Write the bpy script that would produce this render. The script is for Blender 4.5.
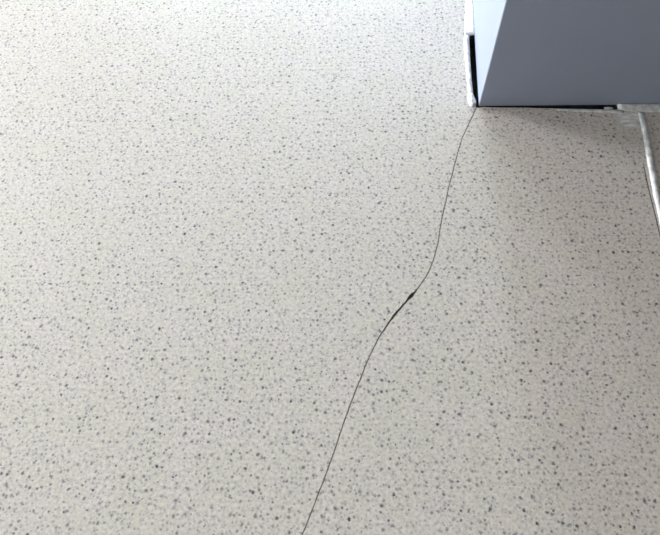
import bpy, bmesh, math, random
from mathutils import Vector, Matrix, noise
from mathutils.geometry import tessellate_polygon

random.seed(7)
for o in list(bpy.data.objects):
    bpy.data.objects.remove(o)
scene = bpy.context.scene
col = scene.collection

# ------------------------------------------------------------------ camera
# metres; origin on the floor at the foot of the wall corner, x along the
# front face of the wall, y along its side face, z up
CAM_H = 1.35
cd = bpy.data.cameras.new('camera')
cam = bpy.data.objects.new('camera', cd)
col.objects.link(cam)
rt = Vector((0.99886, 0.0253, -0.04058)).normalized()
fw = Vector((-0.04769, 0.46317, -0.88499)).normalized()
up = rt.cross(fw).normalized()
rt = fw.cross(up)
m = Matrix((rt, up, -fw)).transposed().to_4x4()
m.translation = Vector((-0.3577, -1.2523, CAM_H))
cam.matrix_world = m
cd.sensor_fit = 'HORIZONTAL'
cd.sensor_width = 36.0
cd.lens = 36.0 * 589.0 / 660.0
cd.clip_start = 0.01
scene.camera = cam

# ------------------------------------------------------------------ world
w = bpy.data.worlds.new('world')
scene.world = w
w.use_nodes = True
bg = w.node_tree.nodes['Background']
bg.inputs['Color'].default_value = (0.80, 0.90, 1.0, 1)
bg.inputs['Strength'].default_value = 1.0

# ------------------------------------------------------------------ daylight in the windows
XL, XR, YB, YF, HC = -8.0, 2.5, -4.0, 8.0, 2.8     # room limits
# windows: wall ('L' left wall, 'F' far wall), from, to, sill, head, power of the daylight in it
WINDOWS = [('L', 2.6, 4.6, 0.1, 1.80, 3200),
           ('L', -2.8, -1.2, 0.1, 2.35, 780),
           ('F', -4.0, -2.4, 0.1, 1.80, 1500),
           ('F', -0.95, 0.25, 0.1, 2.35, 1600)]
SKYLIGHT = {'L': (0.96, 0.975, 1.0), 'F': (0.80, 0.935, 1.0)}
for wall, a, b, z0, z1, power in WINDOWS:
    ld = bpy.data.lights.new('daylight', 'AREA')
    ld.shape = 'RECTANGLE'
    ld.size, ld.size_y = b - a, z1 - z0
    ld.energy = power
    ld.color = SKYLIGHT[wall]
    lo = bpy.data.objects.new('daylight', ld)
    if wall == 'L':
        lo.location = (XL - 0.02, (a + b) / 2, (z0 + z1) / 2)
        lo.rotation_euler = (math.pi / 2, 0, -math.pi / 2)
    else:
        lo.location = ((a + b) / 2, YF + 0.02, (z0 + z1) / 2)
        lo.rotation_euler = (-math.pi / 2, 0, 0)
    col.objects.link(lo)

vs = scene.view_settings
vs.view_transform = 'Standard'
vs.look = 'None'
vs.gamma = 1
vs.use_curve_mapping = False
vs.exposure = -1.05


# ------------------------------------------------------------------ materials
def new_mat(name):
    mt = bpy.data.materials.new(name)
    mt.use_nodes = True
    nt = mt.node_tree
    return mt, nt, nt.nodes['Principled BSDF']


def node(nt, typ, **kw):
    n = nt.nodes.new(typ)
    for k, v in kw.items():
        setattr(n, k, v)
    return n


def math_node(nt, op, a, b=None, clamp=False):
    n = node(nt, 'ShaderNodeMath', operation=op, use_clamp=clamp)
    for i, v in enumerate((a, b)):
        if v is None:
            continue
        if isinstance(v, (int, float)):
            n.inputs[i].default_value = v
        else:
            nt.links.new(v, n.inputs[i])
    return n.outputs[0]


def remap(nt, v, a, b, c, d, smooth=False):
    n = node(nt, 'ShaderNodeMapRange')
    n.interpolation_type = 'SMOOTHSTEP' if smooth else 'LINEAR'
    for i, x in enumerate((v, a, b, c, d)):
        if isinstance(x, (int, float)):
            n.inputs[i].default_value = x
        else:
            nt.links.new(x, n.inputs[i])
    return n.outputs[0]


def mix(nt, fac, a, b):
    n = node(nt, 'ShaderNodeMix', data_type='RGBA')
    for s, v in ((n.inputs[0], fac), (n.inputs[6], a), (n.inputs[7], b)):
        if isinstance(v, (int, float)):
            s.default_value = v
        elif isinstance(v, tuple):
            s.default_value = v
        else:
            nt.links.new(v, s)
    return n.outputs[2]


def bump(nt, bsdf, height, strength, dist):
    b = node(nt, 'ShaderNodeBump')
    b.inputs['Strength'].default_value = strength
    b.inputs['Distance'].default_value = dist
    nt.links.new(height, b.inputs['Height'])
    nt.links.new(b.outputs[0], bsdf.inputs['Normal'])


def noise_tex(nt, vec, scale, detail=3.0, rough=0.5):
    n = node(nt, 'ShaderNodeTexNoise')
    n.inputs['Scale'].default_value = scale
    n.inputs['Detail'].default_value = detail
    n.inputs['Roughness'].default_value = rough
    nt.links.new(vec, n.inputs['Vector'])
    return n


def speckled_floor():
    mt, nt, b = new_mat('speckled_terrazzo')
    pos = node(nt, 'ShaderNodeNewGeometry').outputs['Position']
    nz = noise_tex(nt, pos, 260, 2)
    off = node(nt, 'ShaderNodeVectorMath', operation='SUBTRACT')
    nt.links.new(nz.outputs['Color'], off.inputs[0])
    off.inputs[1].default_value = (0.5, 0.5, 0.5)
    sc = node(nt, 'ShaderNodeVectorMath', operation='SCALE')
    nt.links.new(off.outputs[0], sc.inputs[0])
    sc.inputs['Scale'].default_value = 0.0065
    warp = node(nt, 'ShaderNodeVectorMath', operation='ADD')
    nt.links.new(pos, warp.inputs[0])
    nt.links.new(sc.outputs[0], warp.inputs[1])

    def chips(scale, share, r0, r1, shift):
        sh = node(nt, 'ShaderNodeVectorMath', operation='ADD')
        nt.links.new(warp.outputs[0], sh.inputs[0])
        sh.inputs[1].default_value = shift
        v = node(nt, 'ShaderNodeTexVoronoi', voronoi_dimensions='2D')
        v.inputs['Scale'].default_value = scale
        nt.links.new(sh.outputs[0], v.inputs['Vector'])
        sp = node(nt, 'ShaderNodeSeparateColor')
        nt.links.new(v.outputs['Color'], sp.inputs[0])
        r = remap(nt, sp.outputs[0], 0, 1, r0 * scale, r1 * scale)
        inner = math_node(nt, 'MULTIPLY', r, 0.35)
        mask = remap(nt, v.outputs['Distance'], inner, r, 1.0, 0.0)
        on = math_node(nt, 'LESS_THAN', sp.outputs[1], share)
        return math_node(nt, 'MULTIPLY', mask, on), sp.outputs[2], sp.outputs[0]

    base_n = noise_tex(nt, pos, 9.0, 3)
    fine = noise_tex(nt, pos, 125, 3, 0.7)
    ground = mix(nt, remap(nt, base_n.outputs['Fac'], 0.35, 0.65, 0, 1), (0.705, 0.665, 0.595, 1), (0.735, 0.675, 0.645, 1))
    c = mix(nt, remap(nt, fine.outputs['Fac'], 0.38, 0.66, 0, 0.75), ground, (0.45, 0.43, 0.41, 1))
    # pale grey chips, mid blue-grey chips, few near-black chips
    a, t, r = chips(100, 0.75, 0.0018, 0.0043, (0.3, 0.1, 0))
    c = mix(nt, math_node(nt, 'MULTIPLY', a, remap(nt, t, 0, 1, 0.3, 0.8)), c, (0.27, 0.29, 0.34, 1))
    a, t, r = chips(60, 0.60, 0.0026, 0.0052, (1.7, 2.9, 0))
    chipcol = mix(nt, r, (0.12, 0.145, 0.21, 1), (0.19, 0.19, 0.21, 1))
    c = mix(nt, math_node(nt, 'MULTIPLY', a, remap(nt, t, 0, 1, 0.45, 0.95)), c, chipcol)
    a, t, r = chips(40, 0.42, 0.0028, 0.0056, (5.2, 0.7, 0))
    c = mix(nt, math_node(nt, 'MULTIPLY', a, remap(nt, t, 0, 1, 0.55, 1.0)), c, (0.040, 0.047, 0.065, 1))
    nt.links.new(c, b.inputs['Base Color'])
    b.inputs['Roughness'].default_value = 0.42
    b.inputs['Specular IOR Level'].default_value = 0.38
    bump(nt, b, base_n.outputs['Fac'], 0.05, 0.01)
    return mt


def painted_wall(name, c0, c1, rough=0.6):
    mt, nt, b = new_mat(name)
    pos = node(nt, 'ShaderNodeNewGeometry').outputs['Position']
    n1 = noise_tex(nt, pos, 7, 4)
    n2 = noise_tex(nt, pos, 160, 3)
    nt.links.new(mix(nt, remap(nt, n1.outputs['Fac'], 0.3, 0.7, 0, 1), c0, c1), b.inputs['Base Color'])
    b.inputs['Roughness'].default_value = rough
    bump(nt, b, n2.outputs['Fac'], 0.12, 0.002)
    return mt


def plain(name, c0, c1, scale, rough, bstr=0.3, bdist=0.002):
    mt, nt, b = new_mat(name)
    pos = node(nt, 'ShaderNodeNewGeometry').outputs['Position']
    n1 = noise_tex(nt, pos, scale, 4)
    nt.links.new(mix(nt, remap(nt, n1.outputs['Fac'], 0.35, 0.65, 0, 1), c0, c1), b.inputs['Base Color'])
    b.inputs['Roughness'].default_value = rough
    bump(nt, b, n1.outputs['Fac'], bstr, bdist)
    return mt


def smear_material():
    # thin dragged film of sealant: the floor shows through where it is worn
    mt, nt, b = new_mat('smeared_sealant')
    pos = node(nt, 'ShaderNodeNewGeometry').outputs['Position']
    mp = node(nt, 'ShaderNodeMapping')
    mp.inputs['Scale'].default_value = (0.35, 1.0, 1.0)
    nt.links.new(pos, mp.inputs['Vector'])
    n1 = noise_tex(nt, mp.outputs[0], 90, 4)
    nt.links.new(remap(nt, n1.outputs['Fac'], 0.36, 0.62, 0.55, 1.0), b.inputs['Alpha'])
    b.inputs['Base Color'].default_value = (0.85, 0.86, 0.86, 1)
    b.inputs['Roughness'].default_value = 0.6
    return mt


M_FLOOR = speckled_floor()
M_WALL = painted_wall('blue_grey_paint', (0.225, 0.262, 0.345, 1), (0.240, 0.272, 0.355, 1))
M_ROOM = painted_wall('cream_paint', (0.26, 0.245, 0.215, 1), (0.29, 0.27, 0.24, 1))
M_DIRT = plain('crack_dirt', (0.17, 0.135, 0.115, 1), (0.30, 0.25, 0.22, 1), 180, 0.9)
M_GAP = plain('joint_dark', (0.008, 0.010, 0.012, 1), (0.040, 0.048, 0.052, 1), 25, 0.95)
M_SEAL = plain('white_sealant', (0.46, 0.48, 0.49, 1), (0.76, 0.77, 0.77, 1), 55, 0.5, 0.35, 0.002)
M_SMEAR = smear_material()
M_FRAME = plain('window_frame_white', (0.78, 0.78, 0.78, 1), (0.82, 0.82, 0.82, 1), 20, 0.4, 0.02)


# ------------------------------------------------------------------ mesh helpers
def link_mesh(name, verts, faces, mats, parent=None, smooth=False, fix=True):
    me = bpy.data.meshes.new(name)
    me.from_pydata([tuple(v) for v in verts], [], faces)
    if fix:
        bm = bmesh.new()
        bm.from_mesh(me)
        bmesh.ops.remove_doubles(bm, verts=bm.verts, dist=1e-6)
        bmesh.ops.recalc_face_normals(bm, faces=bm.faces)
        bm.to_mesh(me)
        bm.free()
    for mt in (mats if isinstance(mats, (list, tuple)) else [mats]):
        me.materials.append(mt)
    if smooth:
        for p in me.polygons:
            p.use_smooth = True
    o = bpy.data.objects.new(name, me)
    col.objects.link(o)
    o.parent = parent
    return o


def structure(o):
    o['kind'] = 'structure'
    return o


def tag(o, label, cat):
    o['label'] = label
    o['category'] = cat
    return o


def prism(name, outline, z0, z1, mat, parent=None):
    n = len(outline)
    v = [(x, y, z0) for x, y in outline] + [(x, y, z1) for x, y in outline]
    f = [list(range(n))[::-1], list(range(n, 2 * n))]
    f += [[i, (i + 1) % n, n + (i + 1) % n, n + i] for i in range(n)]
    return link_mesh(name, v, f, mat, parent)


def boxes(name, lst, mat, parent=None):
    v, f = [], []
    for x0, x1, y0, y1, z0, z1 in lst:
        k = len(v)
        v += [(x, y, z) for z in (z0, z1) for x, y in ((x0, y0), (x1, y0), (x1, y1), (x0, y1))]
        f += [[k + i for i in q] for q in ((3, 2, 1, 0), (4, 5, 6, 7), (0, 1, 5, 4), (1, 2, 6, 5), (2, 3, 7, 6), (3, 0, 4, 7))]
    return link_mesh(name, v, f, mat, parent, fix=False)


def resample(pts, n):
    P = [Vector(p) for p in pts]
    d = [0.0]
    for a, b in zip(P, P[1:]):
        d.append(d[-1] + (b - a).length)
    out = []
    for i in range(n):
        t = d[-1] * i / (n - 1)
        k = 0
        while k < len(P) - 2 and d[k + 1] < t:
            k += 1
        q = (t - d[k]) / max(d[k + 1] - d[k], 1e-9)
        out.append(P[k].lerp(P[k + 1], min(max(q, 0), 1)))
    return out


def smooth_line(pts, per=6):
    P = [Vector(p) for p in pts]
    P = [P[0] * 2 - P[1]] + P + [P[-1] * 2 - P[-2]]
    out = []
    for i in range(1, len(P) - 2):
        a, b, c, d = P[i - 1:i + 3]
        for j in range(per):
            t = j / per
            out.append(0.5 * (2 * b + (c - a) * t + (2 * a - 5 * b + 4 * c - d) * t * t + (3 * b - a - 3 * c + d) * t ** 3))
    out.append(P[-2])
    return out


# ------------------------------------------------------------------ the crack and the open joint
# the side face of the wall leans a little off square
SK = 0.0466


def crack_half(y):
    hw = 0.00125
    hw += 0.0014 * math.exp(-((y + 0.672) / 0.040) ** 2)      # wider, frayed stretch
    hw += 0.0034 * math.exp(-((y + 0.626) / 0.0095) ** 2)     # chipped hole
    if y < -1.2:
        hw *= max(0.15, 1 - (-1.2 - y) / 0.35)
    return hw


CRACK = [(-0.0068, -0.0055), (-0.0556, -0.1176), (-0.0854, -0.2111), (-0.1114, -0.3068), (-0.1334, -0.3977),
         (-0.1534, -0.4901), (-0.1762, -0.5534), (-0.1945, -0.5858), (-0.2123, -0.6117), (-0.2259, -0.6279),
         (-0.2464, -0.6513), (-0.2664, -0.6763), (-0.2832, -0.7010), (-0.3069, -0.7385), (-0.3381, -0.8060),
         (-0.3574, -0.8575), (-0.3863, -0.9355), (-0.4041, -0.9925), (-0.4263, -1.0559), (-0.4510, -1.1216),
         (-0.4712, -1.1748), (-0.5100, -1.2800), (-0.5420, -1.4000), (-0.5500, -1.5300)]
line = smooth_line(CRACK, 8)
cl, cr = [], []
for i, p in enumerate(line):
    a = line[max(i - 1, 0)]
    b = line[min(i + 1, len(line) - 1)]
    t = (b - a).normalized()
    nrm = Vector((-t.y, t.x))                      # points to the right of the picture
    if nrm.x < 0:
        nrm = -nrm
    jit = noise.noise(Vector((p.x * 90, p.y * 90, 0))) * 0.0011 + noise.noise(Vector((p.x * 25, p.y * 25, 4))) * 0.0012
    hw = crack_half(p.y)
    hl = hw * (1 + 0.55 * noise.noise(Vector((p.y * 120, 3.1, 0))))
    hr = hw * (1 + 0.55 * noise.noise(Vector((p.y * 120, 9.4, 0))))
    cl.append(p + nrm * (jit - hl))
    cr.append(p + nrm * (jit + hr))

joint_side = [(0.0215, 0.297), (0.0150, 0.300), (0.000, 0.299), (-0.0036, 0.293), (-0.0062, 0.245), (-0.0088, 0.190), (-0.0112, 0.120),
              (-0.0125, 0.045), (-0.0118, 0.022), (-0.0095, 0.006)]
joint_front = [(-0.0005, -0.0070), (0.012, -0.0035), (0.030, -0.0052), (0.075, -0.0072), (0.120, -0.0075), (0.180, -0.0105),
               (0.2365, -0.0127), (0.300, -0.0150), (0.363, -0.0173), (0.390, -0.0195), (0.402, -0.0180), (0.403, 0.007)]
hole = [Vector(p) for p in joint_side] + cl + cr[::-1] + [Vector(p) for p in joint_front] + [Vector((0.008, 0.007))]

hair = smooth_line([(0.4335, -0.205), (0.4313, -0.2451), (0.4278, -0.3216), (0.4274, -0.3760), (0.4248, -0.45),
                    (0.418, -0.56), (0.407, -0.68)], 5)
hl, hr = [], []
for i, p in enumerate(hair):
    g = 0.0013 * min(1, i / 6, (len(hair) - 1 - i) / 6) + 0.0001
    j = noise.noise(Vector((p.y * 60, 2, 0))) * 0.001
    hl.append(p + Vector((j - g, 0)))
    hr.append(p + Vector((j + g, 0)))
hole2 = hl + hr[::-1]

# ------------------------------------------------------------------ floor
outer = [Vector(p) for p in ((XL, YB), (XR, YB), (XR, YF), (XL, YF))]
loops = [[p.to_3d() for p in lp] for lp in (outer, hole, hole2)]
flat = [p for lp in loops for p in lp]
tris = tessellate_polygon(loops)
T = 0.12
verts = [tuple(p) for p in flat] + [(p.x, p.y, -T) for p in outer]
faces = []
for t in tris:
    a, b, c = (flat[i] for i in t)
    faces.append(list(t) if (b - a).cross(c - a).z > 0 else list(t)[::-1])
nf = len(flat)
faces.append([nf + 3, nf + 2, nf + 1, nf])
faces += [[nf + i, nf + (i + 1) % 4, (i + 1) % 4, i] for i in range(4)]
floor = structure(link_mesh('floor', verts, faces, M_FLOOR, fix=False))
floor['label'] = 'pale terrazzo floor speckled with dark chips'


def groove(name, loop, depth, mat, label):
    n = len(loop)
    v = [(p.x, p.y, 0.0) for p in loop] + [(p.x, p.y, -(depth(p) if callable(depth) else depth)) for p in loop]
    f = [[i, (i + 1) % n, n + (i + 1) % n, n + i] for i in range(n)]
    for t in tessellate_polygon([[p.to_3d() for p in loop]]):
        f.append([n + i for i in t])
    o = link_mesh(name, v, f, mat, floor, fix=False)
    o['label'] = label
    return o


groove('crack', cl + cr[::-1], lambda p: 0.0015 + 0.005 * math.exp(-((p.y + 0.67) / 0.04) ** 2) + 0.014 * math.exp(-((p.y + 0.624) / 0.012) ** 2), M_DIRT, 'long thin dark crack running from wall corner across floor')
groove('joint_gap', [Vector(p) for p in joint_side] + [cl[0], cr[0]] + [Vector(p) for p in joint_front] + [Vector((0.008, 0.007))],
       0.05, M_GAP, 'open black joint around the foot of the wall corner')
groove('crack', hole2, 0.004, M_DIRT, 'short hairline crack beside white sealant strip')

# ------------------------------------------------------------------ the wall corner
TH = 0.12
rad = 0.004
arc = []
for k in range(6):
    a = math.pi + (math.pi / 2) * k / 5
    arc.append((rad + rad * math.cos(a), rad + rad * math.sin(a)))
YE = YF
side = [(SK * YE, YE)] + arc + [(TH, 0.0), (TH + 0.02, TH), (TH + SK * YE, YE)]
# side slab keeps the rounded corner; the front slab starts just beside it
side = [(SK * YE, YE)] + arc + [(0.0045, 0.0), (TH, TH), (TH + SK * YE, YE)]
front = [(0.0045, 0.0), (XR, 0.0), (XR, TH), (TH, TH)]
ws = structure(prism('wall_side', side, 0.0, HC, M_WALL))
ws['label'] = 'brightly lit side face of wall corner'
wf = structure(prism('wall_front', front, 0.0, HC, M_WALL))
wf['label'] = 'blue-grey shaded front face of wall corner'

# ------------------------------------------------------------------ the rest of the room
structure(boxes('ceiling', [(XL, XR, YB, YF, HC, HC + 0.1)], M_ROOM))


def wall_boxes(lo, hi, opens):
    """(from, to, z0, z1) pieces of a wall around its openings"""
    out, t = [], lo
    for a, b, z0, z1 in sorted(opens):
        out += [(t, a, 0, HC), (a, b, 0, z0), (a, b, z1, HC)]
        t = b
    return out + [(t, hi, 0, HC)]


opL = [w_[1:5] for w_ in WINDOWS if w_[0] == 'L']
opF = [w_[1:5] for w_ in WINDOWS if w_[0] == 'F']
structure(boxes('wall_left', [(XL - 0.12, XL, a, b, c, d) for a, b, c, d in wall_boxes(YB, YF, opL)], M_ROOM))
structure(boxes('wall_far', [(a, b, YF, YF + 0.12, c, d) for a, b, c, d in wall_boxes(XL, XR, opF)], M_ROOM))
structure(boxes('wall_right', [(XR, XR + 0.12, YB, YF, 0, HC)], M_ROOM))
structure(boxes('wall_back', [(XL, XR, YB - 0.12, YB, 0, HC)], M_ROOM))
g = 0.05
for k, (wall, a, b, z0, z1, _) in enumerate(WINDOWS):
    c = (a + b) / 2
    fr = [(a, a + g, z0, z1), (b - g, b, z0, z1), (a + g, b - g, z0, z0 + g), (a + g, b - g, z1 - g, z1), (c - g / 2, c + g / 2, z0 + g, z1 - g)]
    if wall == 'L':
        fr = [(XL - 0.01, XL + 0.03, p, q, r, t) for p, q, r, t in fr]
    else:
        fr = [(p, q, YF - 0.03, YF + 0.01, r, t) for p, q, r, t in fr]
    structure(boxes('window_%d' % (k + 1), fr, M_FRAME))


# ------------------------------------------------------------------ sealant
def bead(name, left, right, height, n=60, parent=None, mat=M_SEAL, rough=0.0012, seed=0.0, cross=7, lift=0.0, cove=0):
    """a domed strip of sealant between two edge lines on the floor"""
    L, Rr = resample(left, n), resample(right, n)
    v, f = [], []
    for i in range(n):
        end = min(1.0, i / 2.0, (n - 1 - i) / 2.0)
        a, b = L[i].copy(), Rr[i].copy()
        d = (b - a)
        q = d.normalized() if d.length > 1e-9 else Vector((1, 0))
        a -= q * rough * (0.5 + noise.noise(Vector((i * 0.45, seed, 1))))
        b += q * rough * (0.5 + noise.noise(Vector((i * 0.45, seed, 7))))
        for k in range(cross):
            s = k / (cross - 1)
            p = a.lerp(b, s)
            h = height(i / (n - 1)) if callable(height) else height
            z = h * (math.sin(math.pi * s) ** 0.6 if 0 < s < 1 else 0) * (0.25 + 0.75 * end)
            if cove:                       # bead leaning up against a wall
                z = h * (s if cove > 0 else 1 - s)
            z *= 1 + 0.5 * noise.noise(Vector((p.x * 60, p.y * 60, seed)))
            v.append((p.x, p.y, max(z, 0) + lift + (0.0004 if 0 < s < 1 else 0)))
    for i in range(n - 1):
        for k in range(cross - 1):
            j = i * cross + k
            f.append([j, j + 1, j + cross + 1, j + cross])
    if mat is M_SMEAR:
        return link_mesh(name, v, f, mat, parent, smooth=True)
    if cove:                               # vertical back against the wall
        k0 = cross - 1 if cove > 0 else 0
        nv = len(v)
        v += [(v[i * cross + k0][0], v[i * cross + k0][1], 0.0) for i in range(n)]
        f += [[i * cross + k0, (i + 1) * cross + k0, nv + i + 1, nv + i] for i in range(n - 1)]
        ks = cross - 1 - k0
        f += [[i * cross + ks, (i + 1) * cross + ks, nv + i + 1, nv + i] for i in range(n - 1)]
        f.append([k for k in range(cross)] + [nv] if cove > 0 else [nv] + [k for k in range(cross)])
        e0 = [(n - 1) * cross + k for k in range(cross)]
        f.append(e0 + [nv + n - 1] if cove > 0 else [nv + n - 1] + e0)
        return link_mesh(name, v, f, mat, parent, smooth=True)
    # underside and ends close the strip
    for i in range(n - 1):
        f.append([i * cross, (i + 1) * cross, (i + 1) * cross + cross - 1, i * cross + cross - 1])
    f.append([k for k in range(cross)])
    f.append([(n - 1) * cross + k for k in range(cross)][::-1])
    return link_mesh(name, v, f, mat, parent, smooth=True)


def group_empty(name, loc):
    e = bpy.data.objects.new(name, None)
    e.location = loc
    e.empty_display_size = 0.05
    col.objects.link(e)
    return e


# beside the side face: full bead further back, then a strip left standing outside the open joint
s1 = group_empty('wall_joint_sealant', (0, 0, 0))
tag(s1, 'white sealant along the bright side face, beside the black slot at the corner', 'sealant')
bead('joint_fill', [(0.048, 1.6), (0.014, 0.80), (-0.0013, 0.468), (-0.0110, 0.37), (-0.0172, 0.311), (-0.019, 0.297)],
     [(SK * 1.6, 1.6), (SK * 0.8, 0.80), (SK * 0.468, 0.468), (SK * .37, 0.37), (SK * .31, 0.311), (0.0125, 0.299)],
     0.0060, 70, s1, seed=1.0, cove=1)
bead('edge_strip', [(-0.0175, 0.300), (-0.0225, 0.279), (-0.0245, 0.190), (-0.0265, 0.085), (-0.0275, 0.045)],
     [(-0.0040, 0.300), (-0.0058, 0.279), (-0.0098, 0.190), (-0.0128, 0.085), (-0.0135, 0.045)], 0.005, 40, s1, rough=0.0006, seed=2.0)
bead('end_lump', [(-0.0262, 0.048), (-0.0295, 0.034), (-0.0300, 0.018), (-0.0270, 0.000), (-0.0190, -0.0075)],
     [(-0.0125, 0.048), (-0.0095, 0.034), (-0.0055, 0.020), (-0.0062, 0.009), (-0.0120, 0.000)], 0.009, 16, s1, rough=0.0006, seed=3.0)

# along the front face
s2 = group_empty('wall_joint_sealant', (0.45, -0.02, 0))
tag(s2, 'white sealant along the foot of the blue-grey front face', 'sealant')


def rel(o, e):
    o.location = -Vector(e.location)
    return o


rel(bead('edge_strip', [(0.228, -0.0140), (0.300, -0.0165), (0.363, -0.0190), (0.400, -0.0205), (0.415, -0.022)],
         [(0.228, -0.0195), (0.300, -0.0265), (0.363, -0.0295), (0.400, -0.0320), (0.415, -0.033)], 0.002, 50, s2, rough=0.0012, seed=4.0), s2)
rel(bead('joint_fill', [(0.404, -0.0015), (0.47, -0.0015), (0.60, -0.0015), (1.2, -0.0015)],
         [(0.404, -0.0200), (0.47, -0.0310), (0.60, -0.0270), (1.2, -0.026)], 0.005, 60, s2, rough=0.001, seed=5.0, cove=-1), s2)
rel(bead('loose_scrap', [(0.3660, -0.0060), (0.3800, -0.0050), (0.3915, -0.0060)],
         [(0.3660, -0.0165), (0.3800, -0.0180), (0.3915, -0.0165)], 0.003, 10, s2, rough=0.001, seed=6.0, lift=-0.004), s2)
rel(bead('smear', [(0.398, -0.033), (0.403, -0.050), (0.402, -0.068), (0.412, -0.086)],
         [(0.462, -0.033), (0.461, -0.050), (0.459, -0.068), (0.456, -0.090)], 0.0003, 26, s2, mat=M_SMEAR, rough=0.004, seed=7.0), s2)

# strip across the floor
s3 = bead('floor_joint_sealant',
          [(0.4570, -0.029), (0.4563, -0.078), (0.4530, -0.1258), (0.4440, -0.2246), (0.4375, -0.3183), (0.4355, -0.3697), (0.4305, -0.47), (0.4210, -0.58), (0.413, -0.70)],
          [(0.4760, -0.029), (0.4731, -0.078), (0.4710, -0.1259), (0.4627, -0.2248), (0.4548, -0.3184), (0.4509, -0.3697), (0.4450, -0.47), (0.4370, -0.58), (0.428, -0.70)],
          0.0055, 80, None, rough=0.0014, seed=8.0)
tag(s3, 'white sealant strip crossing the speckled floor away from the wall', 'sealant')
